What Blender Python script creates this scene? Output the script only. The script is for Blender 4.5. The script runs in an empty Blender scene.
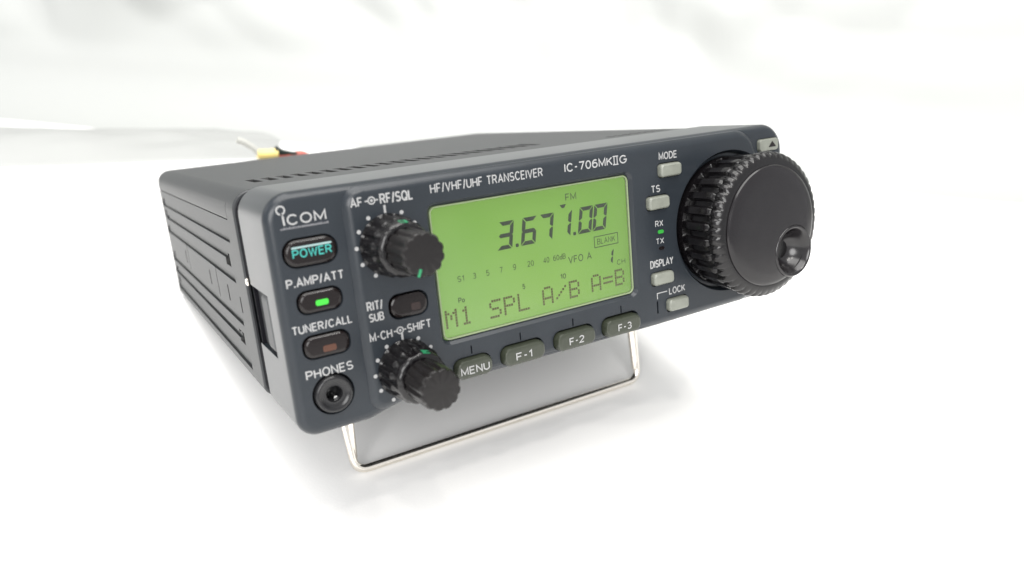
import bpy, bmesh, math, random
from mathutils import Vector, Matrix
random.seed(4)
S = 0.001
sc = bpy.context.scene
col = sc.collection
PI = math.pi
TILT = math.radians(14.017)
PIV = Vector((83.5, 49.0, -37.2))          # foot of the wire stand, in radio millimetres
W = bpy.data.worlds.new("World"); sc.world = W; W.use_nodes = True

# ------------------------------------------------------------ materials
def nodes(name):
    m = bpy.data.materials.new(name); m.use_nodes = True
    nt = m.node_tree; b = nt.nodes["Principled BSDF"]
    return m, nt, b
def setp(b, **k):
    names = dict(base="Base Color", rough="Roughness", metal="Metallic", spec="Specular IOR Level", ior="IOR",
                 emit="Emission Color", estr="Emission Strength", coat="Coat Weight", coatr="Coat Roughness",
                 trans="Transmission Weight", alpha="Alpha", sheen="Sheen Weight")
    for a, v in k.items():
        if a in ("base", "emit") and len(v) == 3: v = (*v, 1)
        b.inputs[names[a]].default_value = v
def mat(name, base, rough=.5, bump=0, bscale=1500, var=0, vscale=60, rvar=0, **k):
    m, nt, b = nodes(name); setp(b, base=base, rough=rough, **k)
    tc = nt.nodes.new("ShaderNodeTexCoord")
    if bump:
        n = nt.nodes.new("ShaderNodeTexNoise"); n.inputs["Scale"].default_value = bscale; n.inputs["Detail"].default_value = 3
        nt.links.new(tc.outputs["Object"], n.inputs["Vector"])
        bp = nt.nodes.new("ShaderNodeBump"); bp.inputs["Strength"].default_value = bump; bp.inputs["Distance"].default_value = .0002
        nt.links.new(n.outputs["Fac"], bp.inputs["Height"]); nt.links.new(bp.outputs["Normal"], b.inputs["Normal"])
    if var or rvar:
        n2 = nt.nodes.new("ShaderNodeTexNoise"); n2.inputs["Scale"].default_value = vscale; n2.inputs["Detail"].default_value = 6
        nt.links.new(tc.outputs["Object"], n2.inputs["Vector"])
        if var:
            mr = nt.nodes.new("ShaderNodeMapRange")
            mr.inputs["From Min"].default_value = .3; mr.inputs["From Max"].default_value = .7
            mr.inputs["To Min"].default_value = 1 - var; mr.inputs["To Max"].default_value = 1 + var
            nt.links.new(n2.outputs["Fac"], mr.inputs["Value"])
            mx = nt.nodes.new("ShaderNodeVectorMath"); mx.operation = 'SCALE'
            mx.inputs[0].default_value = base[:3]
            nt.links.new(mr.outputs["Result"], mx.inputs["Scale"]); nt.links.new(mx.outputs["Vector"], b.inputs["Base Color"])
        if rvar:
            mr = nt.nodes.new("ShaderNodeMapRange")
            mr.inputs["From Min"].default_value = .3; mr.inputs["From Max"].default_value = .7
            mr.inputs["To Min"].default_value = rough - rvar; mr.inputs["To Max"].default_value = rough + rvar
            nt.links.new(n2.outputs["Fac"], mr.inputs["Value"]); nt.links.new(mr.outputs["Result"], b.inputs["Roughness"])
    return m
M = {}
M['panel'] = mat("panel_plastic", (.0145, .018, .0225), .29, spec=.34, bump=.12, bscale=2500, var=.06, vscale=90)
M['case'] = mat("case_paint", (.017, .019, .021), .47, bump=.2, bscale=1800, var=.06, vscale=70)
M['latch'] = mat('latch_plastic', (.022, .023, .025), .62, spec=.15)
M['latchtab'] = mat('latch_tab_plastic', (.045, .047, .050), .5, spec=.3)
M['slot'] = mat("slot_dark", (.02, .02, .02), .7)
M['gasket'] = mat("gasket_rubber", (.006, .006, .008), .9, spec=.1)
M['knob'] = mat("knob_rubber", (.004, .0035, .004), .21, bump=.1, bscale=1200, spec=.38)
M['knobcap'] = mat("knob_cap", (.007, .006, .006), .30, bump=.1, bscale=3000, spec=.3)
M['dialcap'] = mat("dial_cap_gloss", (.006, .005, .006), .20, rvar=.04, vscale=120, spec=.40)
M['dialrim'] = mat("dial_rim_gloss", (.006, .005, .006), .22)
M['white'] = mat("white_print", (.27, .27, .27), .5)
M['greyprint'] = mat("faint_print", (.13, .13, .14), .5)
M['ivory'] = mat("ivory_keycap", (.155, .162, .138), .34, var=.08, vscale=400, bump=.1, bscale=1500)
M['olive'] = mat("olive_keycap", (.026, .030, .020), .30, var=.06, vscale=300, bump=.15, bscale=1500)
M['blackgloss'] = mat("black_gloss", (.007, .005, .005), .16, spec=.28)
M['jack'] = mat("jack_plastic", (.010, .010, .011), .22, spec=.35)
M['jackmetal'] = mat("jack_metal", (.6, .6, .6), .25, metal=1)
M['hole'] = mat("hole_black", (.004, .004, .004), .8)
M['amber'] = mat("dark_amber_window", (.055, .019, .009), .2)
M['amber_dim'] = mat("dim_amber_window", (.014, .006, .005), .2)
M['greenpaint'] = mat("green_mark", (.01, .17, .07), .4)
M['chrome'] = mat("plated_steel", (.80, .75, .68), .16, metal=1, rvar=.06, vscale=250)
M['lcdseg'] = mat("lcd_segment", (.012, .022, .006), .6)
M['lcdsmall'] = mat("lcd_small_segment", (.020, .032, .008), .6)
M['lcddot'] = mat("lcd_dot", (.060, .045, .010), .6)
M['lip'] = mat("lcd_window_edge", (.16, .20, .11), .15)
def emit(name, c, s, base=(.02, .02, .02)):
    m, nt, b = nodes(name); setp(b, base=base, rough=.3, emit=c, estr=s); return m
M['greenled'] = emit("green_lamp", (.03, .95, .02), .5)
M['greenled_small'] = emit("small_green_lamp", (.01, .60, .03), .4)
M['teal'] = emit("teal_backlight", (.02, .60, .52), .5)
M['teal2'] = emit("pale_reflection", (.62, .92, .90), .4)  # glow colour standing in for a white reflection on the power key
# green backlit screen: the lamps behind the panel make it uneven; a lower-left reflection is painted in
m, nt, b = nodes("lcd_screen"); setp(b, base=(.03, .05, .01), rough=.35)
tc = nt.nodes.new("ShaderNodeTexCoord")
nz = nt.nodes.new("ShaderNodeTexNoise"); nz.inputs["Scale"].default_value = 28; nz.inputs["Detail"].default_value = 1
nt.links.new(tc.outputs["Object"], nz.inputs["Vector"])
rp = nt.nodes.new("ShaderNodeValToRGB")
rp.color_ramp.elements[0].position = .3; rp.color_ramp.elements[0].color = (.145, .355, .022, 1)
rp.color_ramp.elements[1].position = .7; rp.color_ramp.elements[1].color = (.225, .44, .065, 1)
nt.links.new(nz.outputs["Fac"], rp.inputs["Fac"]); sp = nt.nodes.new("ShaderNodeSeparateXYZ"); nt.links.new(tc.outputs["Generated"], sp.inputs[0])
def mth(op, a, b2):
    n = nt.nodes.new("ShaderNodeMath"); n.operation = op
    for i, v in enumerate((a, b2)):
        if isinstance(v, (int, float)): n.inputs[i].default_value = v
        else: nt.links.new(v, n.inputs[i])
    return n.outputs[0]
ex = mth('MULTIPLY', mth('ABSOLUTE', mth('SUBTRACT', sp.outputs[0], .47), 0), 2.0)
ez = mth('MULTIPLY', mth('ABSOLUTE', mth('SUBTRACT', sp.outputs[2], .48), 0), 2.0)
e_ = mth('ADD', mth('POWER', ex, 9), mth('POWER', ez, 5)); e_ = mth('MINIMUM', e_, 1)
side = nt.nodes.new("ShaderNodeMixRGB"); side.inputs[2].default_value = (.26, .47, .13, 1)  # pale reflection at lower left, mixed into the screen's glow colour
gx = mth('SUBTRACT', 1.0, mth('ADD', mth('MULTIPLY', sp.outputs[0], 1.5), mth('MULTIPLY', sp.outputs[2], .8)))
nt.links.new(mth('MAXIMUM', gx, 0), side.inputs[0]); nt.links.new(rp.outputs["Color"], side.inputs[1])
mxc = nt.nodes.new("ShaderNodeMixRGB"); mxc.inputs[2].default_value = (.135, .31, .018, 1)
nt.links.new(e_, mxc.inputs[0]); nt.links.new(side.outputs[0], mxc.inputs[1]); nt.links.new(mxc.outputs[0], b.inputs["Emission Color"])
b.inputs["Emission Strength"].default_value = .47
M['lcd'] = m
# clear screen cover
m = bpy.data.materials.new("clear_window"); m.use_nodes = True; nt = m.node_tree
for n in list(nt.nodes): nt.nodes.remove(n)
o_ = nt.nodes.new("ShaderNodeOutputMaterial"); tr = nt.nodes.new("ShaderNodeBsdfTransparent"); gl = nt.nodes.new("ShaderNodeBsdfGlossy")
gl.inputs["Roughness"].default_value = .06
fr = nt.nodes.new("ShaderNodeFresnel"); fr.inputs["IOR"].default_value = 1.35
mx = nt.nodes.new("ShaderNodeMixShader")
nt.links.new(fr.outputs[0], mx.inputs[0]); nt.links.new(tr.outputs[0], mx.inputs[1]); nt.links.new(gl.outputs[0], mx.inputs[2])
nt.links.new(mx.outputs[0], o_.inputs["Surface"])
M['window'] = m
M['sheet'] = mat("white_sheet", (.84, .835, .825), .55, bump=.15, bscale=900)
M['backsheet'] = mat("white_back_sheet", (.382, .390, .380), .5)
M['cloth'] = mat('sheet_fold_shade', (.34, .345, .337), .6)  # grey base carries the shade of a fold in the white sheet
M['yellow'] = mat("yellow_plug_plastic", (.75, .60, .22), .35)
M['blackwire'] = mat("black_wire_sleeve", (.012, .02, .016), .4)
M['redwire'] = mat("red_wire_sleeve", (.45, .10, .07), .4)
M['whitewire'] = mat("white_wire_sleeve", (.42, .42, .39), .4)

# ------------------------------------------------------------ helpers
def empty(name, loc=(0, 0, 0), rot=(0, 0, 0), parent=None):
    o = bpy.data.objects.new(name, None); col.objects.link(o)
    o.location = loc; o.rotation_euler = rot; o.parent = parent; o.empty_display_size = .01
    return o
def finish(me, sharp=35, smooth=True):
    if smooth:
        for p in me.polygons: p.use_smooth = True
        me.set_sharp_from_angle(angle=math.radians(sharp))
def obj(name, bm, m, parent=None, sharp=35, smooth=True, wn=False, extra=None):
    """millimetre bmesh -> one mesh object, child of parent"""
    bmesh.ops.remove_doubles(bm, verts=bm.verts, dist=1e-4)
    bmesh.ops.recalc_face_normals(bm, faces=bm.faces)
    me = bpy.data.meshes.new(name); bm.to_mesh(me); bm.free()
    me.transform(Matrix.Scale(S, 4))
    me.materials.append(m)
    for e in (extra or []): me.materials.append(e)
    finish(me, sharp, smooth)
    o = bpy.data.objects.new(name, me); col.objects.link(o); o.parent = parent
    if parent is not None and parent.name.startswith('radio_transceiver'): o.location = -PIV * S
    if wn:
        w = o.modifiers.new('wn', 'WEIGHTED_NORMAL'); w.keep_sharp = True; w.weight = 80
    return o
def box(bm, x0, x1, y0, y1, z0, z1, mi=0):
    vs = [bm.verts.new(v) for v in [(x0,y0,z0),(x1,y0,z0),(x1,y1,z0),(x0,y1,z0),(x0,y0,z1),(x1,y0,z1),(x1,y1,z1),(x0,y1,z1)]]
    for f in [(0,1,2,3),(7,6,5,4),(0,4,5,1),(1,5,6,2),(2,6,7,3),(3,7,4,0)]:
        fc = bm.faces.new([vs[i] for i in f]); fc.material_index = mi
def rpoly(corners, n=8):
    """corners: (x, z, radius) counter-clockwise -> rounded outline"""
    out = []; N = len(corners)
    for i in range(N):
        p = Vector(corners[i][:2]); r = corners[i][2]
        a = (Vector(corners[i-1][:2]) - p); b = (Vector(corners[(i+1) % N][:2]) - p)
        if r <= 0: out.append(p); continue
        an = a.normalized(); bn = b.normalized(); ang = an.angle(bn)
        t = r / math.tan(ang/2)
        c = p + (an+bn).normalized() * (r/math.sin(ang/2))
        s = p + an*t; e = p + bn*t
        a0 = math.atan2(s.y-c.y, s.x-c.x); a1 = math.atan2(e.y-c.y, e.x-c.x)
        d = (a1-a0+PI) % (2*PI) - PI
        for k in range(n+1):
            q = a0 + d*k/n; out.append(Vector((c.x+r*math.cos(q), c.y+r*math.sin(q))))
    return out
def offset(loop, d):
    N = len(loop); out = []
    for i in range(N):
        a = loop[i]-loop[i-1]; b = loop[(i+1) % N]-loop[i]
        if a.length < 1e-6: a = b
        if b.length < 1e-6: b = a
        n1 = Vector((-a.y, a.x)).normalized(); n2 = Vector((-b.y, b.x)).normalized()
        n = (n1+n2); n = n.normalized() if n.length > 1e-6 else n1
        out.append(loop[i] + n*(d/max(.5, n.dot(n1))))
    return out
def loft(bm, loop, rings, cap0=True, cap1=True, mi=0):
    """rings: (y, inset)"""
    R = []
    for y, ins in rings:
        lp = offset(loop, ins) if ins else loop
        R.append([bm.verts.new((p.x, y, p.y)) for p in lp])
    N = len(loop)
    for a, b in zip(R, R[1:]):
        for i in range(N):
            f = bm.faces.new((a[i], a[(i+1) % N], b[(i+1) % N], b[i])); f.material_index = mi
    if cap0: bm.faces.new(R[0]).material_index = mi
    if cap1: bm.faces.new(R[-1]).material_index = mi
def rr(x0, x1, z0, z1, r, n=8):
    return rpoly([(x0,z0,r),(x1,z0,r),(x1,z1,r),(x0,z1,r)], n)
def circle(cx, cz, r, n=48):
    return [Vector((cx+r*math.cos(2*PI*i/n), cz+r*math.sin(2*PI*i/n))) for i in range(n)]
def lathe(bm, cx, cz, prof, n=64, fn=None, cap0=True, cap1=True, mi=0):
    """prof: (y, r); fn(theta, y, r, k) may change the radius"""
    R = []
    for k, (y, r) in enumerate(prof):
        ring = []
        for i in range(n):
            t = 2*PI*i/n; q = fn(t, y, r, k) if fn else r
            ring.append(bm.verts.new((cx+q*math.cos(t), y, cz+q*math.sin(t))))
        R.append(ring)
    for a, b in zip(R, R[1:]):
        for i in range(n):
            f = bm.faces.new((a[i], a[(i+1) % n], b[(i+1) % n], b[i])); f.material_index = mi
    if cap0: bm.faces.new(R[0]).material_index = mi
    if cap1: bm.faces.new(R[-1]).material_index = mi
def tube(bm, pts, r, n=12, cap=True, mi=0):
    P = [Vector(p) for p in pts]; R = []
    T = []
    for i in range(len(P)):
        a = P[max(0, i-1)]; b = P[min(len(P)-1, i+1)]; T.append((b-a).normalized())
    up = Vector((0, 0, 1)) if abs(T[0].z) < .9 else Vector((1, 0, 0))
    nrm = T[0].cross(up).normalized()
    for i, p in enumerate(P):
        nrm = (nrm - T[i]*nrm.dot(T[i])).normalized(); bi = T[i].cross(nrm)
        rad = r[i] if isinstance(r, (list, tuple)) else r
        R.append([bm.verts.new(p + (nrm*math.cos(2*PI*k/n) + bi*math.sin(2*PI*k/n))*rad) for k in range(n)])
    for a, b in zip(R, R[1:]):
        for k in range(n): bm.faces.new((a[k], a[(k+1) % n], b[(k+1) % n], b[k])).material_index = mi
    if cap: bm.faces.new(R[0]).material_index = mi; bm.faces.new(R[-1]).material_index = mi
def rounded_path(pts, r, n=6):
    out = [Vector(pts[0])]
    for i in range(1, len(pts)-1):
        p = Vector(pts[i]); a = (Vector(pts[i-1])-p); b = (Vector(pts[i+1])-p)
        s = p + a.normalized()*min(r, a.length*.49); e = p + b.normalized()*min(r, b.length*.49)
        for k in range(n+1):
            t = k/n; out.append(s*(1-t)**2 + p*2*t*(1-t) + e*t*t)
    out.append(Vector(pts[-1])); return out
def smooth_path(pts, n=10):
    P = [Vector(p) for p in pts]; P = [P[0]*2-P[1]] + P + [P[-1]*2-P[-2]]; out = []
    for i in range(1, len(P)-2):
        for k in range(n):
            t = k/n; a, b, c, d = P[i-1:i+3]
            out.append(.5*((2*b)+(c-a)*t+(2*a-5*b+4*c-d)*t*t+(3*b-a-3*c+d)*t**3))
    out.append(P[-2]); return out
def cut(o, bm, op='DIFFERENCE', solver='EXACT'):
    """apply one boolean to o with the bmesh (mm) and leave no helper behind"""
    bmesh.ops.recalc_face_normals(bm, faces=bm.faces)
    me = bpy.data.meshes.new('cutter'); bm.to_mesh(me); bm.free(); me.transform(Matrix.Scale(S, 4))
    c = bpy.data.objects.new('cutter', me); col.objects.link(c); c.parent = o.parent; c.location = o.location
    bpy.context.view_layer.update()
    md = o.modifiers.new('b', 'BOOLEAN'); md.operation = op; md.object = c; md.solver = solver; md.use_self = True
    try: md.material_mode = 'TRANSFER'
    except Exception: pass
    dg = bpy.context.evaluated_depsgraph_get()
    new = bpy.data.meshes.new_from_object(o.evaluated_get(dg), depsgraph=dg)
    o.modifiers.remove(md); old = o.data; o.data = new
    bpy.data.objects.remove(c); bpy.data.meshes.remove(me)
    return o
# engraved-style sans capitals drawn as strokes; a glyph is (width, [polyline...]) on a cell 6 high
def arc(cx, cy, rx, ry, a0, a1, n=9):
    return [(cx+rx*math.cos(math.radians(a0+(a1-a0)*i/n)), cy+ry*math.sin(math.radians(a0+(a1-a0)*i/n))) for i in range(n+1)]
G = {
 'A': (4.6, [[(0, 0), (2.3, 6), (4.6, 0)], [(.8, 2), (3.8, 2)]]),
 'B': (4.0, [[(2.4, 3.15), (0, 3.15)], [(0, 0), (0, 6), (2.4, 6)] + arc(2.4, 4.6, 1.4, 1.4, 80, -80) + [(2.4, 3.15)] + arc(2.4, 1.55, 1.6, 1.55, 80, -80) + [(2.4, 0), (0, 0)]]),
 'C': (4.4, [arc(2.3, 3, 2.3, 3, 38, 322, 16)]),
 'D': (4.3, [[(0, 0), (0, 6), (1.8, 6)] + arc(1.8, 3, 2.5, 3, 80, -80, 12) + [(1.8, 0), (0, 0), (0, .3)]]),
 'E': (3.6, [[(3.6, 6), (0, 6), (0, 0), (3.6, 0)], [(0, 3.1), (3.2, 3.1)]]),
 'F': (3.4, [[(3.4, 6), (0, 6), (0, 0)], [(0, 3.0), (3.0, 3.0)]]),
 'G': (4.6, [arc(2.3, 3, 2.3, 3, 40, 350, 16) + [(4.55, 2.8), (2.6, 2.8)]]),
 'H': (4.2, [[(0, 0), (0, 6)], [(4.2, 0), (4.2, 6)], [(0, 3.1), (4.2, 3.1)]]),
 'I': (0.2, [[(0.1, 0), (0.1, 6)]]),
 'K': (4.2, [[(0, 0), (0, 6)], [(4.0, 6), (0, 2.3)], [(1.5, 3.6), (4.2, 0)]]),
 'L': (3.3, [[(0, 6), (0, 0), (3.3, 0)]]),
 'M': (5.0, [[(0, 0), (0, 6), (2.5, .9), (5.0, 6), (5.0, 0)]]),
 'N': (4.2, [[(0, 0), (0, 6), (4.2, 0), (4.2, 6)]]),
 'O': (4.8, [arc(2.4, 3, 2.4, 3, 90, 452, 22)]),
 'P': (4.0, [[(0, 0), (0, 6), (2.3, 6)] + arc(2.3, 4.4, 1.7, 1.6, 80, -80) + [(2.3, 2.8), (0, 2.8)]]),
 'Q': (4.8, [arc(2.4, 3, 2.4, 3, 90, 452, 22), [(2.8, 1.7), (4.7, -.4)]]),
 'R': (4.2, [[(0, 0), (0, 6), (2.3, 6)] + arc(2.3, 4.5, 1.6, 1.5, 80, -80) + [(2.3, 3.0), (0, 3.0)], [(2.2, 3.0), (4.1, 0)]]),
 'S': (4.0, [arc(2.0, 4.45, 1.85, 1.55, 30, 255, 9) + arc(2.0, 1.55, 1.95, 1.5, 78, -148, 10)]),
 'T': (4.0, [[(0, 6), (4.0, 6)], [(2.0, 6), (2.0, 0)]]),
 'U': (4.2, [[(0, 6)] + arc(2.1, 2.0, 2.1, 2.0, 180, 360, 10) + [(4.2, 6)]]),
 'V': (4.4, [[(0, 6), (2.2, 0), (4.4, 6)]]),
 'W': (6.2, [[(0, 6), (1.6, 0), (3.1, 5.6), (4.6, 0), (6.2, 6)]]),
 'X': (4.4, [[(0, 0), (4.4, 6)], [(0, 6), (4.4, 0)]]),
 'Y': (4.4, [[(0, 6), (2.2, 3), (4.4, 6)], [(2.2, 3), (2.2, 0)]]),
 '/': (1.7, [[(0, -.4), (1.7, 6.4)]]), '-': (2.0, [[(.1, 2.8), (1.9, 2.8)]]), '.': (.5, [[(.25, -.3), (.25, .9)]]),
 '0': (3.8, [arc(1.9, 3, 1.9, 3, 90, 452, 20)]), '1': (1.6, [[(0, 4.6), (1.5, 6), (1.5, 0)]]),
 '2': (3.8, [arc(1.9, 4.3, 1.8, 1.7, 165, -25, 9) + [(0, 0), (3.8, 0)]]),
 '3': (3.8, [arc(1.8, 4.5, 1.7, 1.5, 150, -70, 8) + [(1.3, 3.1)] + arc(1.8, 1.6, 1.9, 1.6, 80, -150, 10)]),
 '4': (3.9, [[(3.0, 0), (3.0, 6), (0, 1.6), (3.9, 1.6)]]), '5': (3.8, [[(3.5, 6), (.5, 6), (.2, 3.1)] + arc(1.8, 1.95, 1.95, 1.95, 125, -150, 12)]),
 '6': (3.8, [arc(1.9, 1.9, 1.9, 1.9, 90, 450, 16), arc(2.3, 3, 2.3, 3, 185, 60, 8)]), '7': (3.8, [[(0, 6), (3.8, 6), (1.4, 0)]]),
 '9': (3.8, [arc(1.9, 4.1, 1.9, 1.9, 90, 450, 16), arc(1.5, 3, 2.3, 3, 5, -120, 8)]),
 'd': (3.4, [arc(1.7, 1.9, 1.7, 1.9, 90, 450, 14), [(3.4, 0), (3.4, 6)]]), 'o': (3.4, [arc(1.7, 1.9, 1.7, 1.9, 90, 450, 14)]), ' ': (1.6, [])}
def ribbon(bm, pts, w, y, closed=False):
    P = [Vector(p) for p in pts]; Lf = []; Rt = []
    Q = [P[0]]
    for p in P[1:]:
        if (p-Q[-1]).length > .02: Q.append(p)
    P = Q; closed = (P[0]-P[-1]).length < .12 and len(P) > 8
    for i in range(len(P)):
        a = P[i]-P[i-1] if i else (P[-1]-P[-2] if closed else P[1]-P[0])
        b = P[i+1]-P[i] if i < len(P)-1 else (P[1]-P[0] if closed else a)
        n1 = Vector((-a.y, a.x)).normalized(); n2 = Vector((-b.y, b.x)).normalized(); n = n1+n2
        n = n.normalized() if n.length > .3 else n1
        k = w/2/max(.42, n.dot(n1)); Lf.append(P[i]+n*k); Rt.append(P[i]-n*k)
    for i in range(len(P)-1):
        q = [Lf[i], Lf[i+1], Rt[i+1], Rt[i]]
        try: bm.faces.new([bm.verts.new((p.x, y, p.y)) for p in q])
        except ValueError: pass
def text(body, x0, x1, z0, z1, y, m, parent, name='lettering', bold=.0, depth=.06, wt=None):
    """strokes of real width: wt in millimetres"""
    h = z1-z0; wt = wt or h*(.122+bold*1.2)
    gap = 1.75; tot = sum(G[c][0] for c in body) + gap*(len(body)-1)
    sx = (x1-x0-wt)/tot; sz = (h-wt)/6
    bm = bmesh.new(); x = 0; k = 0
    for c in body:
        w, strokes = G[c]
        for st_ in strokes:
            k += 1
            ribbon(bm, [(x0+wt/2+(x+px)*sx, z0+wt/2+pz*sz) for px, pz in st_], wt, y-depth-(k % 3)*.006)
        x += w+gap
    bmesh.ops.recalc_face_normals(bm, faces=bm.faces)
    for f in bm.faces:
        if f.normal.y > 0: f.normal_flip()
    me = bpy.data.meshes.new(name); bm.to_mesh(me); bm.free(); me.transform(Matrix.Scale(S, 4)); me.materials.append(m)
    o = bpy.data.objects.new(name, me); col.objects.link(o); o.parent = parent
    return o

# ------------------------------------------------------------ the radio
radio = empty('radio_transceiver', (0, 0, .0005), (-TILT, 0, 0))
radio['label'] = 'dark grey radio transceiver with green screen and big tuning dial on wire stand'
radio['category'] = 'radio'

# --- case
bm = bmesh.new()
caseL = rpoly([(-.7, .2, 3.0), (167.7, .2, 3.0), (167.7, 57.4, 5.5), (-.7, 57.4, 5.5)], 8)
loft(bm, caseL, [(33, .5), (33.3, .12), (33.8, 0), (202, 0), (203, .4), (203.4, 1.2)])
case = obj('case', bm, M['case'], radio, wn=True, extra=[M['slot']])
bm = bmesh.new()
# side grooves (heat-sink ribs), left side and right side
def groove(bm, y0, y1, z, h=.9, d=.75):
    for x in (0, 167):
        a, b = (-2, -.7+d) if x == 0 else (167.7-d, 169)
        box(bm, a, b, y0, y1, z-h*1.05, z+h*1.05, 0)
groove(bm, 45, 199.5, 43.4, .8); groove(bm, 52, 193, 38.0, .9); groove(bm, 47, 199.5, 31.8, 1.1)
groove(bm, 47, 199.5, 19.0, 1.0); groove(bm, 56, 199.5, 13.2, .9); groove(bm, 46, 199.5, 6.2, 1.3)
cut(case, bm)
bm = bmesh.new()
for x in (0, 167):
    a, b = (-2, .9) if x == 0 else (166.1, 169)
    t, u = (-2, -.05) if x == 0 else (167.05, 169)
    for y, z in ((50, 37.2), (50, 13.6)): box(bm, a, b, y, y+7, z-2.2, z+1.6, 1)
    for z in (44.8, 39.7, 33.0, 21.2, 14.5, 9.6): box(bm, t, u, 190, 196, z-1.5, z+1.2, 1)
    # cover seam: long line then up over the shoulder
    box(bm, t, u, 43, 203.9, 49.15, 49.5, 1); box(bm, t, u, 42.7, 43.05, 49.15, 54, 1)
    box(bm, t, u, 44, 203.9, 1.55, 1.9, 1)
    for y in (81, 144): box(bm, t, u, y-.4, y+.4, 21.0, 30.6, 1)
    for y in (63, 95, 151): box(bm, t, u, y-.8, y+.8, 22.8, 27.8, 1)
    box(bm, t, u, 44.5, 45.9, 22.3, 27.0, 1)
cut(case, bm)
bm = bmesh.new()
for k in range(22):
    x = 12 + k*4.6
    lp = [Vector((x-.65, 57)), Vector((x+.65, 57)), Vector((x+.65, 60)), Vector((x-.65, 60))]
    box(bm, x-1.3, x+1.3, 55, 69, 55.0, 59, 1)
for k in range(8):
    x = 134 + k*3.6
    box(bm, x-.75, x+.75, 44, 49, 55.5, 59, 1)
box(bm, 6, 161, 35.8, 36.15, 57.2, 59, 1)
cut(case, bm)
finish(case.data, 30)
# small bright screw at the seam above the latch
bm = bmesh.new(); R = []
for h, r in ((.9, 1.15), (-.5, 1.15), (-.9, .8), (-1.0, .05)):
    R.append([bm.verts.new((h, 31.0+r*math.cos(2*PI*i/20), 33.6+r*math.sin(2*PI*i/20))) for i in range(20)])
for a, b in zip(R, R[1:]):
    for i in range(20): bm.faces.new((a[i], a[(i+1) % 20], b[(i+1) % 20], b[i]))
obj('screw', bm, M['chrome'], radio)
# rubber gasket between the case and the detachable panel
bm = bmesh.new()
gl_ = rpoly([(-.05, .3, 4), (167.05, .3, 4), (167.05, 56.9, 6), (-.05, 56.9, 6)], 8)
loft(bm, gl_, [(27.5, 0), (34, 0)])
obj('panel_gasket', bm, M['gasket'], radio)
# rear heat sink and sockets
bm = bmesh.new()
for k in range(24):
    x = 12 + k*6.2
    box(bm, x, x+2.2, 203, 212, 8, 50)
box(bm, 10, 157, 202.5, 205, 7, 51)
obj('heat_sink', bm, M['case'], radio)

# --- front panel
faceL = rpoly([(-.3, -1.6, 5.0), (18, -1.5, 6), (29, 1.3, 14), (42, 2.0, 20), (110, 1.5, 0), (169, 1.6, 9), (169, 58.2, 8.5), (-.3, 58.2, 6.8)], 9)
bm = bmesh.new()
loft(bm, faceL, [(28.9, 1.2), (28.6, .3), (28.0, 0), (2.2, 0), (1.3, .25), (.55, .85), (.15, 1.6), (0, 2.5)])
panel = obj('front_panel', bm, M['panel'], radio, wn=True)
plate = rpoly([(18.0, -.4, 4), (29, 1.9, 12), (42, 2.5, 20), (112, 2.0, 0), (155.6, 2.2, 8), (155.6, 57.5, 8.5), (18.0, 57.5, 5)], 9)
bm = bmesh.new()
loft(bm, plate, [(3.5, .0), (.3, 0), (-.1, .12), (-.75, .75), (-1.25, 1.5), (-1.5, 2.4)])
cut(panel, bm, 'UNION')
# openings
bm = bmesh.new()
loft(bm, rr(38.9, 104.2, 13.2, 50.6, 2.6), [(-2.2, -.5), (-1.5, 0), (-.4, .95), (.6, 1.15), (9, 1.15)])      # screen
loft(bm, rr(2.6, 15.9, 40.3, 47.5, 3.4), [(-1, -.1), (0, 0), (.5, .35), (4, .35)])                         # power key
loft(bm, rr(4.0, 15.3, 28.9, 34.9, 2.6), [(-1, -.1), (0, 0), (.5, .35), (4, .35)])
loft(bm, rr(3.6, 15.6, 17.8, 24.0, 2.6), [(-1, -.1), (0, 0), (.5, .35), (4, .35)])
loft(bm, rr(25.7, 36.5, 23.1, 29.8, 2.8), [(-2.5, -.1), (-1.5, 0), (-1, .35), (3, .35)])                   # rit key
loft(bm, circle(9.4, 8.3, 5.3), [(-1, 0), (0, 0), (.5, .25), (6, .25)])                                    # jack
for (xa, xb, za, zb) in ((41.0, 52.6, 2.7, 8.9), (55.3, 69.4, 2.9, 9.1), (72.6, 86.8, 2.9, 9.1), (89.6, 103.6, 2.9, 9.3)):
    loft(bm, rr(xa, xb, za, zb, 2.6), [(-2.5, 0), (-1.5, 0), (-1.2, .25), (3, .25)])
for (xa, xb, za, zb) in ((113.8, 122.4, 47.0, 51.3), (108.8, 117.2, 37.9, 42.2), (109.2, 117.6, 14.8, 19.0), (114.7, 123.1, 5.6, 9.9)):
    loft(bm, rr(xa-.1, xb+.1, za-.1, zb+.1, 1.3), [(-2.5, 0), (3, 0)])
loft(bm, rr(156.9, 165.9, 49.5, 53.8, 1.2), [(-1, 0), (3, 0)])
for x in (47.0, 62.2, 79.8, 97.2): box(bm, x-.22, x+.22, -2, -.9, 9.4, 11.6)                              # fine slits over the function keys
box(bm, 110.9, 111.5, -2, -.7, 6.0, 9.9)
loft(bm, circle(142.4, 29.7, 22.4, 96), [(-2.5, 0), (-1.5, 0), (-.2, .9), (1.2, .9)])                        # well round the dial
# latch recess in the left side
box(bm, -2, 1.7, 9.6, 28.4, 17.3, 33.3)
cut(panel, bm)
finish(panel.data, 28)

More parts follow.
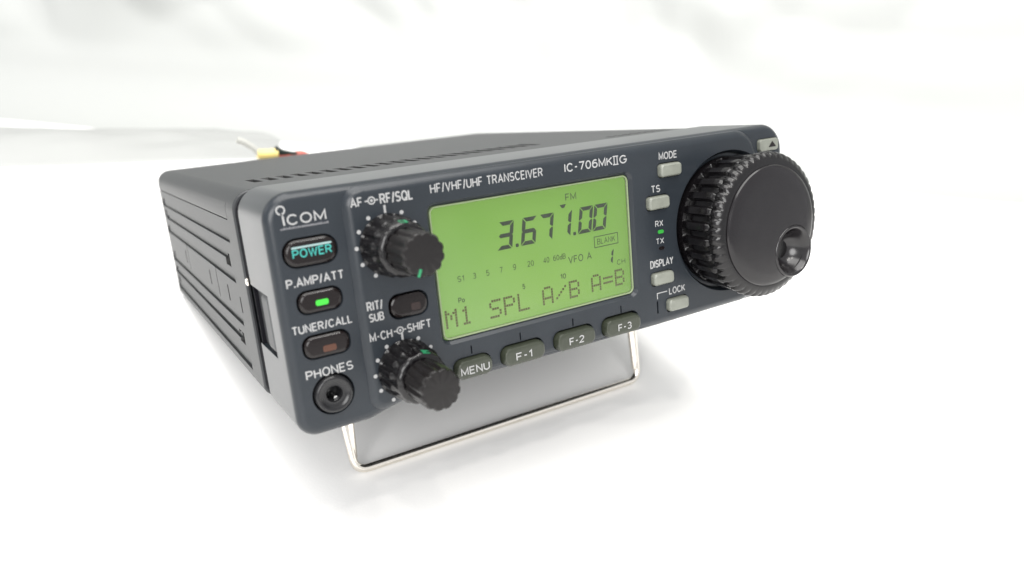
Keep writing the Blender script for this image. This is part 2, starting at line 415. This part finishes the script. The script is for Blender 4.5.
# latch inside the recess
bm = bmesh.new()
box(bm, -.05, 1.2, 26.5, 30.5, 15.6, 34.6)
obj('gasket_step', bm, M['gasket'], radio)
bm = bmesh.new(); box(bm, .9, 3.2, 9, 27.2, 17, 33.6)
obj('latch_well', bm, M['latch'], radio)
bm = bmesh.new()
lp = rpoly([(10.3, 18.2, 1.6), (18.5, 18.2, 1.6), (18.5, 32.6, 1.6), (10.3, 32.6, 1.6)], 5)
R = []
for x, ins in ((2.5, 0), (.4, 0), (-.1, .5), (-.3, 1.4)):
    R.append([bm.verts.new((x, p.x, p.y)) for p in offset(lp, ins)])
for a, b in zip(R, R[1:]):
    for i in range(len(lp)): bm.faces.new((a[i], a[(i+1) % len(lp)], b[(i+1) % len(lp)], b[i]))
bm.faces.new(R[-1]); bm.faces.new(R[0])
obj('release_latch', bm, M['latchtab'], radio, wn=True)

# --- printing on the panel (sub-parts of the panel)
Y0 = 0.0; Y1 = -1.5
def T(body, x0, x1, z0, z1, y, bold=.02, m='white', parent=panel, **k): return text(body, x0, x1, z0, z1, y, M[m], parent, bold=bold, **k)
T('COM', 5.0, 14.2, 50.6, 53.1, Y0, .02)
bm = bmesh.new()                                                            # the logo's letter i: a ring on a stem
lp = circle(3.9, 54.3, 1.1, 32)
for i in range(30):
    a, b = lp[(i+25) % 32], lp[(i+26) % 32]
    c = Vector((3.9, 54.3))
    ai, bi = c+(a-c)*.68, c+(b-c)*.68
    f = bm.faces.new([bm.verts.new((p.x, Y0-.07, p.y)) for p in (a, b, bi, ai)])
f = bm.faces.new([bm.verts.new(v) for v in ((4.0, Y0-.07, 53.1), (4.38, Y0-.07, 53.1), (4.5, Y0-.07, 50.75), (4.05, Y0-.07, 50.75))])
bmesh.ops.solidify(bm, geom=bm.faces[:], thickness=.05)
obj('emblem', bm, M['white'], panel)
bm = bmesh.new()
x = 3.2
while x < 14.4:
    w = random.uniform(.22, .42); h = random.uniform(.34, .5)
    box(bm, x, x+w, -.05, .05, 49.75, 49.75+h); x += w+random.uniform(.08, .16)
obj('fine_print', bm, M['greyprint'], panel)
T('P.AMP/ATT', 2.4, 16.3, 36.0, 38.2, Y0, .028)
T('TUNER/CALL', 1.9, 16.7, 24.8, 26.9, Y0, .028)
T('PHONES', 3.4, 15.2, 13.2, 15.5, Y0, .028)
T('AF', 19.8, 22.9, 52.45, 54.75, Y1, .03); T('RF/SQL', 27.2, 35.9, 52.3, 54.85, Y1, .03)
T('M-CH', 19.8, 25.8, 19.1, 21.4, Y1, .03); T('SHIFT', 29.8, 36.5, 19.3, 21.6, Y1, .03)
T('RIT/', 20.2, 24.4, 26.9, 29.3, Y1, .03); T('SUB', 20.4, 24.3, 24.1, 26.3, Y1, .03)
T('HF/VHF/UHF TRANSCEIVER', 40.6, 73.9, 52.95, 55.3, Y1, .004)
T('IC-706MK', 80.9, 97.4, 53.0, 55.4, Y1, .026)
T('II', 97.8, 99.3, 53.0, 55.4, Y1, .012); T('G', 99.9, 102.6, 53.0, 55.4, Y1, .026)
bm = bmesh.new(); box(bm, 97.6, 99.5, Y1-.06, Y1+.05, 55.2, 55.5); box(bm, 97.6, 99.5, Y1-.06, Y1+.05, 52.9, 53.2)
obj('lettering', bm, M['white'], panel)
T('MODE', 114.4, 121.5, 52.3, 54.5, Y1, .03); T('TS', 110.9, 114.4, 43.0, 45.2, Y1, .03)
T('RX', 111.8, 114.9, 32.7, 34.6, Y1, .02); T('TX', 111.8, 114.9, 27.4, 29.2, Y1, .02)
T('DISPLAY', 109.1, 118.2, 20.4, 22.8, Y1, .03); T('LOCK', 115.9, 122.5, 11.0, 13.2, Y1, .03)
def marks(cx, cz, ring_z, r=8.35):
    bm = bmesh.new()
    for a in (60, 122, 150, 178, 207, 237):
        t = math.radians(a)
        loft(bm, circle(cx+r*math.cos(t), cz+r*math.sin(t), .52, 12), [(Y1+.05, 0), (Y1-.06, 0)])
    t0 = math.radians(30)
    loft(bm, circle(cx+r*math.cos(t0), cz+r*math.sin(t0), .52, 12), [(Y1+.05, 0), (Y1-.06, 0)])
    box(bm, cx-.28, cx+.28, Y1-.06, Y1+.05, cz+7.7, cz+9.6)
    obj('scale_marks', bm, M['white'], panel)
marks(28.2, 42.4, 0); marks(28.3, 10.0, 0)
for zz, xx, d in ((53.55, 25.15, 1), (20.45, 27.95, 1)):                     # the little ring between two dashes
    bm = bmesh.new()
    for r0, r1 in ((.98, .66), (.34, .0)):
        N = 28
        for i in range(N):
            a, b = 2*PI*i/N, 2*PI*(i+1)/N
            pts = [(xx+r0*math.cos(a), zz+r0*math.sin(a)), (xx+r0*math.cos(b), zz+r0*math.sin(b))]
            pts += [(xx+r1*math.cos(b), zz+r1*math.sin(b)), (xx+r1*math.cos(a), zz+r1*math.sin(a))] if r1 else [(xx, zz)]
            bm.faces.new([bm.verts.new((p[0], Y1-.05, p[1])) for p in pts])
    box(bm, xx-1.7, xx-1.0, Y1-.06, Y1+.04, zz-.17, zz+.17); box(bm, xx+1.0, xx+1.65, Y1-.06, Y1+.04, zz-.17, zz+.17)
    obj('ring_symbol', bm, M['white'], panel)
bm = bmesh.new(); box(bm, 111.1, 111.4, Y1-.06, Y1+.04, 10.6, 12.5); box(bm, 111.4, 115.2, Y1-.06, Y1+.04, 12.2, 12.5)
obj('lock_line', bm, M['white'], panel)

# --- screen
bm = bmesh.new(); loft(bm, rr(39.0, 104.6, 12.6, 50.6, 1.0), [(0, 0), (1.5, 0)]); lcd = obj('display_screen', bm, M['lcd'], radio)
bm = bmesh.new()
o1 = rr(39.9, 103.1, 14.25, 49.6, 1.9)
R = []
for y, ins in ((.05, .0), (-.55, .0), (-.75, .12), (-.75, .38), (-.55, .5), (.05, .5)):
    R.append([bm.verts.new((p.x, y, p.y)) for p in offset(o1, ins)])
for a, b in zip(R, R[1:]):
    for i in range(len(o1)): bm.faces.new((a[i], a[(i+1) % len(o1)], b[(i+1) % len(o1)], b[i]))
obj('window_edge', bm, M['lip'], lcd)
bm = bmesh.new(); loft(bm, offset(o1, .45), [(-.45, 0), (-.35, 0)]); obj('window_pane', bm, M['window'], lcd, smooth=False)
YL = -.03  # positions of the screen marks below were back-projected from image pixels
def seg_digit(bm, x, z, w, h, on, t=1.12, sh=.175, y=YL, gap=.16):
    def q(pts):
        vs = [(x+a+sh*b, z+b) for a, b in pts]
        bm.faces.new([bm.verts.new((p[0], y, p[1])) for p in vs])
    H = h/2; k = gap
    S_ = {'a': [(k, h), (w-k, h), (w-t-k, h-t), (t+k, h-t)],
          'd': [(k, 0), (t+k, t), (w-t-k, t), (w-k, 0)],
          'g': [(k+.1, H), (t*.6+k, H+t/2), (w-t*.6-k, H+t/2), (w-k-.1, H), (w-t*.6-k, H-t/2), (t*.6+k, H-t/2)],
          'f': [(0, h-k), (t, h-t-k), (t, H+t/2+k*.6), (t*.4, H+k*.7), (0, H+k)],
          'b': [(w, h-k), (w-t, h-t-k), (w-t, H+t/2+k*.6), (w-t*.4, H+k*.7), (w, H+k)],
          'e': [(0, k), (t, t+k), (t, H-t/2-k*.6), (t*.4, H-k*.7), (0, H-k)],
          'c': [(w, k), (w-t, t+k), (w-t, H-t/2-k*.6), (w-t*.4, H-k*.7), (w, H-k)]}
    for s in on: q(S_[s])
SEG = {'3': 'abcdg', '6': 'acdefg', '7': 'abc', '1': 'bc', '0': 'abcdef'}
for ch, x in (('3', 58.5), ('6', 65.9), ('7', 71.4), ('1', 77.5), ('0', 84.8), ('0', 89.9)):
    bm = bmesh.new(); seg_digit(bm, x, 35.0, 4.7, 7.5, SEG[ch]); obj('digit', bm, M['lcdseg'], lcd, smooth=False)
for x in (64.3, 83.25):
    bm = bmesh.new(); loft(bm, rr(x, x+1.0, 34.95, 35.95, .3, 3), [(YL, 0), (YL-.02, 0)]); obj('decimal_point', bm, M['lcdseg'], lcd, smooth=False)
bm = bmesh.new(); seg_digit(bm, 92.9, 24.3, 3.4, 4.6, 'bc', t=.75); obj('digit', bm, M['lcdseg'], lcd, smooth=False)
bm = bmesh.new(); bm.faces.new([bm.verts.new(v) for v in ((79.4, YL, 44.2), (81.6, YL, 44.2), (80.9, YL, 43.2), (80.1, YL, 43.2))]); obj('pointer_segment', bm, M['lcdseg'], lcd, smooth=False)
def L(body, x0, x1, z0, z1, bold=.03, m='lcdsmall'): return text(body, x0, x1, z0, z1, YL, M[m], lcd, depth=.01, bold=bold)
L('FM', 81.5, 85.2, 45.0, 47.0, .01); L('BLANK', 91.3, 97.8, 30.9, 32.6, 0)
bm = bmesh.new()
for (a, b, c, d) in ((90.2, 98.9, 33.15, 33.4), (90.2, 98.9, 30.05, 30.3), (90.2, 90.45, 30.3, 33.15), (98.65, 98.9, 30.3, 33.15)):
    bm.faces.new([bm.verts.new(v) for v in ((a, YL, c), (b, YL, c), (b, YL, d), (a, YL, d))])
obj('frame_segment', bm, M['lcdsmall'], lcd, smooth=False)
L('VFO A', 80.9, 89.0, 27.2, 29.3, .005); L('CH', 97.9, 101.0, 23.6, 25.2, 0)
for s, x, w in (('S1', 45.9, 2.0), ('3', 50.5, 1.0), ('5', 54.5, 1.0), ('7', 58.6, 1.0), ('9', 62.8, 1.0), ('20', 67.4, 2.1), ('40', 72.6, 2.0), ('60dB', 75.9, 4.2)):
    L(s, x, x+w, 28.9, 30.5, 0)
L('Po', 45.5, 47.4, 23.3, 24.8); L('5', 65.2, 66.1, 23.0, 24.5); L('10', 77.8, 79.7, 23.3, 24.8)
FONT = {'M': ['10001','11011','10101','10101','10001','10001','10001'], '1': ['00100','01100','00100','00100','00100','00100','01110'],
        'S': ['01111','10000','10000','01110','00001','00001','11110'], 'P': ['11110','10001','10001','11110','10000','10000','10000'],
        'L': ['10000','10000','10000','10000','10000','10000','11111'], 'A': ['01110','10001','10001','10001','11111','10001','10001'],
        '/': ['00000','00001','00010','00100','01000','10000','00000'], 'B': ['11110','10001','10001','11110','10001','10001','11110'],
        '=': ['00000','00000','11111','00000','11111','00000','00000']}
def dots(word, x, z, pitch=.76, adv=4.55):
    for ch in word:
        bm = bmesh.new()
        for r, row in enumerate(FONT[ch]):
            for c, v in enumerate(row):
                if v == '1':
                    xx = x + c*pitch; zz = z + (6-r)*pitch
                    bm.faces.new([bm.verts.new(q) for q in ((xx, YL, zz), (xx+pitch*.86, YL, zz), (xx+pitch*.86, YL, zz+pitch*.86), (xx, YL, zz+pitch*.86))])
        obj('dot_matrix_character', bm, M['lcddot'], lcd, smooth=False); x += adv
dots('M1', 41.2, 17.2, .72, 4.4); dots('SPL', 54.4, 17.0, .74, 4.45); dots('A/B', 71.3, 17.1, .74, 4.55); dots('A=B', 88.2, 17.4, .72, 4.3)

# --- lit keys on the left
def pill(name, x0, x1, z0, z1, r, y0, y1, m, parent=radio, ins=.9):
    bm = bmesh.new(); d = y0-y1
    loft(bm, rr(x0, x1, z0, z1, r), [(3, 0), (y1+d*.45, 0), (y1+d*.15, ins*.35), (y1, ins)])
    return obj(name, bm, M[m], parent, wn=True)
pw = pill('power_button', 3.1, 15.4, 40.8, 47.0, 2.9, .3, -.9, 'blackgloss')
text('POWER', 4.7, 14.1, 42.9, 45.0, -.98, M['teal'], pw, bold=.02)
bm = bmesh.new(); loft(bm, rr(4.7, 14.2, 45.15, 45.6, .2, 3), [(-.85, 0), (-.98, 0)]); obj('reflection_strip', bm, M['teal2'], pw)  # painted reflection: glowing strip along the top of the lettering
am = pill('amplifier_button', 4.5, 14.8, 29.4, 34.4, 2.2, .3, -.9, 'blackgloss')
bm = bmesh.new(); loft(bm, rr(8.3, 11.4, 30.9, 32.3, .5, 4), [(-.8, 0), (-1.0, 0)]); obj('indicator_light', bm, M['greenled'], am)
tu = pill('tuner_button', 4.1, 15.1, 18.3, 23.5, 2.2, .3, -.9, 'blackgloss')
bm = bmesh.new(); loft(bm, rr(8.3, 11.6, 19.4, 21.0, .5, 4), [(-.8, 0), (-.98, 0)]); obj('indicator_light', bm, M['amber'], tu)
ri = pill('tuning_shift_button', 26.3, 35.9, 23.7, 29.2, 2.4, -1.4, -2.1, 'blackgloss')
bm = bmesh.new(); loft(bm, rr(31.4, 34.0, 24.9, 26.8, .5, 4), [(-2.0, 0), (-2.18, 0)]); obj('indicator_light', bm, M['amber_dim'], ri)

# --- headphone jack
bm = bmesh.new(); lathe(bm, 9.4, 8.3, [(4, 4.75), (-.5, 4.75), (-1.0, 4.45), (-1.1, 3.9), (-.7, 3.4), (-.5, 2.7), (-.55, 2.1), (-.2, 1.85), (4.5, 1.8)], 48)
jk = obj('headphone_jack', bm, M['jack'], radio, sharp=50)
bm = bmesh.new(); lathe(bm, 9.4, 8.3, [(4.3, 1.78), (4.4, 1.78)], 24); obj('socket_bore', bm, M['hole'], jk)
bm = bmesh.new(); tube(bm, [(9.9, .6, 6.9), (9.9, 3.2, 7.1)], .5, 10); obj('contact_spring', bm, M['jackmetal'], jk)

# --- function keys under the screen
for word, xa, xb, tx0, tx1 in (('MENU', 41.4, 52.2, 42.4, 50.6), ('F-1', 55.7, 69.0, 59.3, 64.0), ('F-2', 73.0, 86.4, 76.9, 81.6), ('F-3', 90.0, 103.2, 94.3, 98.9)):
    b_ = pill('function_button', xa, xb, 3.2, 8.6, 2.3, -1.2, -3.6, 'olive', ins=1.1)
    text(word, tx0-.2, tx1+.2, 4.7, 6.9, -3.66, M['white'], b_, bold=.03)
# --- ivory keys
for (xa, xb, za, zb) in ((114.0, 122.2, 47.2, 51.1), (109.0, 117.0, 38.1, 42.0), (109.4, 117.4, 15.0, 18.8), (114.9, 122.9, 5.8, 9.7)):
    pill('key_button', xa, xb, za, zb, 1.2, -1.3, -3.0, 'ivory', ins=.55)
up = pill('up_button', 157.1, 165.7, 49.7, 53.6, 1.1, 0, -1.2, 'ivory', ins=.5)
bm = bmesh.new(); loft(bm, [Vector((160.9, 50.9)), Vector((164.3, 50.9)), Vector((162.6, 52.8))], [(-1.1, 0), (-1.27, 0)]); obj('arrow_mark', bm, M['blackgloss'], up)
# --- small lamps
bm = bmesh.new(); loft(bm, rr(112.7, 114.9, 30.5, 31.7, .5, 4), [(-1.2, 0), (-1.75, .1)]); obj('status_light', bm, M['greenled_small'], radio)
bm = bmesh.new(); loft(bm, rr(112.8, 114.9, 25.5, 26.6, .5, 4), [(-1.2, 0), (-1.75, .1)]); obj('status_light', bm, M['blackgloss'], radio)

# --- twin knobs
def twin_knob(name, cx, cz, a_out, a_in):
    k = empty(name, -PIV*S, parent=radio)
    def outer(t, y, r, k):
        if k in (0, 1, 8, 9): return r
        return r - (.6 if k < 5 else .14)*(.5+.5*math.cos(14*t))**2
    bm = bmesh.new(); lathe(bm, cx, cz, [(-1.2, 7.3), (-1.9, 7.7), (-2.3, 7.6), (-8.0, 7.35), (-8.6, 7.1), (-8.9, 6.75), (-11.3, 6.6), (-11.9, 6.3), (-12.1, 5.6), (-12.1, 3.9)], 180, outer)
    ob = obj('outer_ring', bm, M['knob'], k, sharp=50)
    def inner(t, y, r, k):
        if k in (0, 1): return r
        d = .42 if k < 6 else (.4 if k == 6 else (.3 if k == 7 else .0))
        return r - d*(.5+.5*math.cos(12*t))**2.2
    bm = bmesh.new(); lathe(bm, cx, cz, [(-12.0, 4.7), (-12.7, 4.7), (-13.0, 5.3), (-15, 5.3), (-18, 5.3), (-21.4, 5.25), (-22.0, 5.1), (-22.35, 4.8), (-22.4, 4.4), (-22.2, .4)], 168, inner)
    ib = obj('inner_knob', bm, M['knobcap'], k, sharp=40)
    t = math.radians(a_out)
    def bar(t, r0, r1, y0, y1, w):
        bm = bmesh.new(); u = Vector((math.cos(t), 0, math.sin(t))); v = Vector((-math.sin(t), 0, math.cos(t))); c = Vector((cx, 0, cz))
        q = [c+u*r+v*s+Vector((0, y, 0)) for y, r in ((y0, r0), (y1, r1)) for s in (-w, w)]
        q2 = [p - u*.5 + Vector((0, .4, 0)) for p in q]
        vs = [bm.verts.new(p) for p in q+q2]
        for f in ((0,1,3,2),(4,6,7,5),(0,2,6,4),(1,5,7,3),(0,4,5,1),(2,3,7,6)): bm.faces.new([vs[i] for i in f])
        return bm
    obj('pointer_mark', bar(t, 6.72, 6.35, -10.2, -12.0, 1.25 if False else .95), M['greenpaint'], ob)
    if a_in is not None:
        t = math.radians(a_in); obj('pointer_mark', bar(t, 3.4, 5.1, -22.47, -22.4, .3), M['greenpaint'], ib)
    return k
K1 = twin_knob('volume_knob', 28.2, 42.3, 86, -113)
K2 = twin_knob('channel_knob', 28.3, 10.3, 74, None)

# --- main dial
cx, cz = 142.4, 29.7
dial = empty('tuning_dial', -PIV*S, parent=radio)
NR = 28
def grip(t, y, r, k):
    if k < 2 or k > 8: return r
    u = (t*NR/(2*PI)) % 1.0
    w = .42 if k < 7 else .3
    d = min(abs(u-.5)/.5, 1)                      # 0 at the centre of a bar
    s = max(0, min(1, (d-w)/.20)); s = s*s*(3-2*s)
    return r - 1.35*s
bm = bmesh.new(); lathe(bm, cx, cz, [(.5, 20.6), (-2.0, 20.6), (-2.4, 20.5), (-3.0, 20.8), (-5.5, 21.0), (-9.5, 21.2), (-12.3, 21.4), (-13.2, 21.0), (-13.6, 20.4), (-13.9, 20.1), (-14.3, 20.1), (-14.4, 18)], NR*14, grip)
obj('grip_ring', bm, M['knob'], dial, sharp=50)
def knurl(t, y, r, k):
    if k in (0, 1, 7, 8, 9): return r
    return r - (.6 if k < 6 else .3)*(.5+.5*math.cos(50*t))**3
bm = bmesh.new(); lathe(bm, cx, cz, [(-13.8, 18), (-13.8, 20.2), (-14.0, 21.4), (-14.5, 22.0), (-15.7, 22.0), (-16.5, 21.7), (-17.1, 21.1), (-17.7, 20.0), (-18.0, 19.1), (-17.9, 18.0)], 52*10, knurl, cap0=False, cap1=False)
obj('knurled_ring', bm, M['knob'], dial, sharp=50)
dx, dz, dr = 150.7, 20.6, 8.1
bm = bmesh.new(); lathe(bm, cx, cz, [(-15, 18.6), (-17.7, 18.3), (-18.2, 18.2), (-18.6, 17.9), (-18.9, 17.4), (-19.1, 16.8), (-19.3, 14.0), (-19.4, 8.0)], 128)
cap = obj('dial_cap', bm, M['dialcap'], dial, sharp=20)
bm = bmesh.new(); loft(bm, circle(dx, dz, dr, 64), [(-22, 0), (-13.6, 0)]); 
cap.parent = dial
cut(cap, bm); finish(cap.data, 20)
bm = bmesh.new()
lathe(bm, dx, dz, [(-17.0, 8.05), (-19.0, 8.05), (-19.5, 7.85), (-19.65, 7.5), (-19.45, 7.1), (-19.0, 6.8), (-18.3, 6.35), (-17.3, 5.8), (-16.2, 5.1), (-15.2, 4.2), (-14.5, 3.1), (-14.1, 2.0), (-13.95, 1.0), (-13.9, .1)], 72, cap0=False)
obj('finger_dimple', bm, M['dialrim'], dial, sharp=60)

# --- wire stand
bm = bmesh.new()
wr = 1.3
xl, xr = 24.6, 139.8
path = rounded_path([(xl-1.6, 58, -.6), (xl-1.2, 50, -7), (xl, 46.6, -37.8+wr), (xr, 46.6, -37.8+wr), (xr+1.2, 50, -7), (xr+1.6, 58, -.6)], 4.5, 8)
tube(bm, path, wr, 14)
stand = obj('wire_stand', bm, M['chrome'], radio, sharp=60)
for x, d in ((xl, 1), (xr, -1)):
    bm = bmesh.new()
    tube(bm, smooth_path([(x+d*.4, 47.6, -32), (x+d*1.0, 47.8, -20), (x+d*2.0, 48.2, -8), (x+d*2.6, 50, -2), (x+d*2.6, 56, .4)], 6), 1.15, 12)
    obj('leg_brace', bm, M['chrome'], stand)
    bm = bmesh.new(); box(bm, x-4, x+5, 50, 66, -1.6, .8); obj('hinge_bracket', bm, M['case'], radio)
for x in (20, 147):
    bm = bmesh.new()
    R = []
    for z, r in ((.8, 5), (-1.6, 5), (-2.5, 4.2)):
        R.append([bm.verts.new((x+r*math.cos(2*PI*i/28), 188+r*math.sin(2*PI*i/28), z)) for i in range(28)])
    for a, b in zip(R, R[1:]):
        for i in range(28): bm.faces.new((a[i], a[(i+1) % 28], b[(i+1) % 28], b[i]))
    bm.faces.new(R[0]); bm.faces.new(R[-1])
    obj('rubber_foot', bm, M['gasket'], radio)

# ------------------------------------------------------------ wires behind the radio
wires = empty('wire_bundle', (-.050, .205, 0))
wires['label'] = 'yellow plug with black, red and white wires standing up behind the radio'
wires['category'] = 'cable'
def wpart(name, pts, r, m, n=10):
    bm = bmesh.new(); tube(bm, smooth_path(pts, 8), r, n); return obj(name, bm, M[m], wires)
ct, st = math.cos(TILT), math.sin(TILT)
def RW(x, y, z):                          # radio millimetres -> millimetres from the bundle's foot
    p = Vector((x, y, z)) - PIV
    return Vector((p.x, p.y*ct + p.z*st, -p.y*st + p.z*ct)) - Vector((-50, 205, 0))
wpart('plug', [RW(49.5, 226, 59.6), RW(53, 226, 59.1), RW(59.5, 226, 58.8)], 2.5, 'yellow', 14)
bm = bmesh.new()
pp = smooth_path([RW(58.4, 226, 60.6), RW(62, 226, 59.0), RW(67, 226, 57.9), RW(73, 225, 55.5), RW(79, 216, 42), RW(79, 207, 30)], 8)
tube(bm, pp, [2.3-min(1, i/14)*1.3 for i in range(len(pp))], 12); obj('black_wire', bm, M['blackwire'], wires)
wpart('red_wire', [RW(59.5, 227, 57.6), RW(66, 227, 56.9), RW(71.5, 226, 57.3), RW(75, 224, 54), RW(83, 214, 38), RW(84, 207, 28)], 1.5, 'redwire')
wpart('white_wire', [RW(41, 226, 67.6), RW(45, 226, 65.4), RW(50, 226, 60.5), RW(54, 227, 52), RW(60, 222, 36), RW(64, 207, 26)], 1.6, 'whitewire')
wpart('yellow_wire', [RW(53, 227, 58), RW(52, 230, 50), RW(48, 236, 30), Vector((-6, 10, 3)), Vector((40, 30, 1.2)), Vector((110, 20, 1.2))], .9, 'yellow')

# ------------------------------------------------------------ white sheet on the table and the sheet hung behind
from mathutils import noise
A = Vector((.428, .047)); D = Vector((-.583, .498)).normalized(); Nn = Vector((D.y, -D.x)) * 1.0
if Nn.y < 0: Nn = -Nn
def grid(name, nu, nv, fn, m):
    bm = bmesh.new(); V = [[bm.verts.new(fn(i/nu, j/nv)) for j in range(nv+1)] for i in range(nu+1)]
    for i in range(nu):
        for j in range(nv): bm.faces.new((V[i][j], V[i+1][j], V[i+1][j+1], V[i][j+1]))
    bmesh.ops.recalc_face_normals(bm, faces=bm.faces)
    me = bpy.data.meshes.new(name); bm.to_mesh(me); bm.free(); me.materials.append(m)
    for p in me.polygons: p.use_smooth = True
    o = bpy.data.objects.new(name, me); col.objects.link(o); o['kind'] = 'structure'; return o
def ridge(p, sc_, seed):                       # crumpled cloth: sharp lines between soft panels
    v = Vector((p[0]*sc_, p[1]*sc_, seed))
    return 1-abs(noise.noise(v))*2
def gfn(u, v):
    s = -1.3 + 3.2*u; t = -1.2 + 1.23*v
    q = A + D*s + Nn*t
    h = 0
    # soft fold running in from the left behind the radio
    a = Vector((-.30, .500)); b = Vector((.02, .405)); ab = b-a; w = max(-.6, min(1.25, (q-a).dot(ab)/ab.length_squared))
    d = (q-(a+ab*w)); dd = d.dot(Vector((-ab.y, ab.x)).normalized())
    fall = max(0, min(1, (1.2-w)/.6))
    far = min(1, max(0, (q - Vector((0, .02))).length-.11)/.15)
    h += far*.0022*noise.noise(Vector((q.x*7, q.y*7, 3.3)))
    near = math.exp(-((q.x+.02)**2/.014+(q.y+.03)**2/.002))
    h += near*.0007*noise.noise(Vector((q.x*16+q.y*10, q.y*60, 8.3)))
    return (q.x, q.y, h-.0012*(far > 0)*far)
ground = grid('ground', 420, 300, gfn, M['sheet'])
def bfn(u, v):
    s = -1.1 + 2.9*u; L_ = v*1.5
    R_ = .07
    wob = .006*noise.noise(Vector((s*3.1, 0, 5)))
    if L_ < R_*PI/2:
        a = L_/R_; t = R_*math.sin(a); z = R_*(1-math.cos(a))
    else: t = R_ + (L_-R_*PI/2)*.05; z = R_ + (L_-R_*PI/2)
    lift = min(1, max(0, (z-.05)/.12))
    p = (s, z*1.3)
    warp = noise.noise(Vector((s*2, z*2, 1)))*.25
    n_ = .020*noise.noise(Vector((s*3.2+warp, z*6.5, 2.0))) + .030*ridge((s+warp, z*1.8), 4.3, 7.7) + .020*ridge((s+warp*2, z*1.5), 9, 1.7) + .010*ridge((s+warp, z), 19, 4.1)
    n_ *= lift
    q = A + D*s + Nn*(t+wob-.01+n_)
    return (q.x, q.y, z-.004)
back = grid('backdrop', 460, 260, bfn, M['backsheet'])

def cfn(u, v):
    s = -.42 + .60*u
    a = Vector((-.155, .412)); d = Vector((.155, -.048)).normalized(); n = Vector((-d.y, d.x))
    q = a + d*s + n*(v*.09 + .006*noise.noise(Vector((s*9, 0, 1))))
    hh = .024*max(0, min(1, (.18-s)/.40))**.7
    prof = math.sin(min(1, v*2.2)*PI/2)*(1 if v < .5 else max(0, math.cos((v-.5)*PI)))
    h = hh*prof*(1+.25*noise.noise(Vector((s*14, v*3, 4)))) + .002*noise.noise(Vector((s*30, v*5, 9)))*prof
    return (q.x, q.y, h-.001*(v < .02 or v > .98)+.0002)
cloth = grid('sheet_fold', 160, 50, cfn, M['cloth'])  # fold of the sheet as its own mesh, shade put into its colour
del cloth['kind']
cloth['label'] = 'low fold of the white sheet behind the radio at far left, shade painted in as pale grey'
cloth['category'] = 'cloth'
# ------------------------------------------------------------ light
bg = W.node_tree.nodes["Background"]; bg.inputs["Color"].default_value = (.97, .985, 1, 1); bg.inputs["Strength"].default_value = .50
def area(name, loc, target, size, power, color=(1, 1, 1), sy=None):
    l = bpy.data.lights.new(name, 'AREA'); l.size = size; l.shape = 'DISK'; l.energy = power; l.color = color
    if sy: l.shape = 'RECTANGLE'; l.size_y = sy
    o = bpy.data.objects.new(name, l); col.objects.link(o); o.location = loc
    o.rotation_euler = (Vector(target)-Vector(loc)).to_track_quat('-Z', 'Y').to_euler(); return o
area('ceiling_lamp', (-.03, .0, 1.15), (0, .05, 0), 1.2, 11, (1, .985, .96))
area('side_fill_light', (-1.0, .55, .7), (0, .1, .05), .6, .9, (1, .99, .97))  # added light to brighten the radio's left side
area('front_fill_light', (-.62, -.95, .62), (0, .02, 0), .8, 8, (1, .99, .98))  # added soft fill from the front, lifts the shadow under the stand
area('room_lamp', (.25, -.55, 1.1), (0, 0, 0), .05, .6, (1, .97, .92))
area('room_lamp', (.06, -.60, 1.0), (0, 0, 0), .05, .6, (1, .97, .92))
area('room_lamp', (-.22, -.50, 1.0), (0, 0, 0), .05, .6, (1, .97, .92))

# ------------------------------------------------------------ camera
cam = bpy.data.cameras.new('camera'); co = bpy.data.objects.new('camera', cam); col.objects.link(co)
r_ = Vector((.85778214, -.51308976, .03080099)); u_ = Vector((.20035327, .38893046, .89921725)); b_ = Vector((-.47335861, -.76516142, .43641681))
m4 = Matrix(((r_.x, u_.x, b_.x, -.12049), (r_.y, u_.y, b_.y, -.19257), (r_.z, u_.z, b_.z, .16303), (0, 0, 0, 1)))
co.matrix_world = m4
cam.sensor_width = 36; cam.lens = 27.005; cam.clip_start = .01; cam.clip_end = 50
cam.dof.use_dof = True; cam.dof.focus_distance = .225; cam.dof.aperture_fstop = 12
sc.camera = co
sc.view_settings.view_transform = 'Standard'; sc.view_settings.look = 'None'; sc.view_settings.exposure = .95; sc.view_settings.gamma = 1
sc.cycles.use_denoising = True
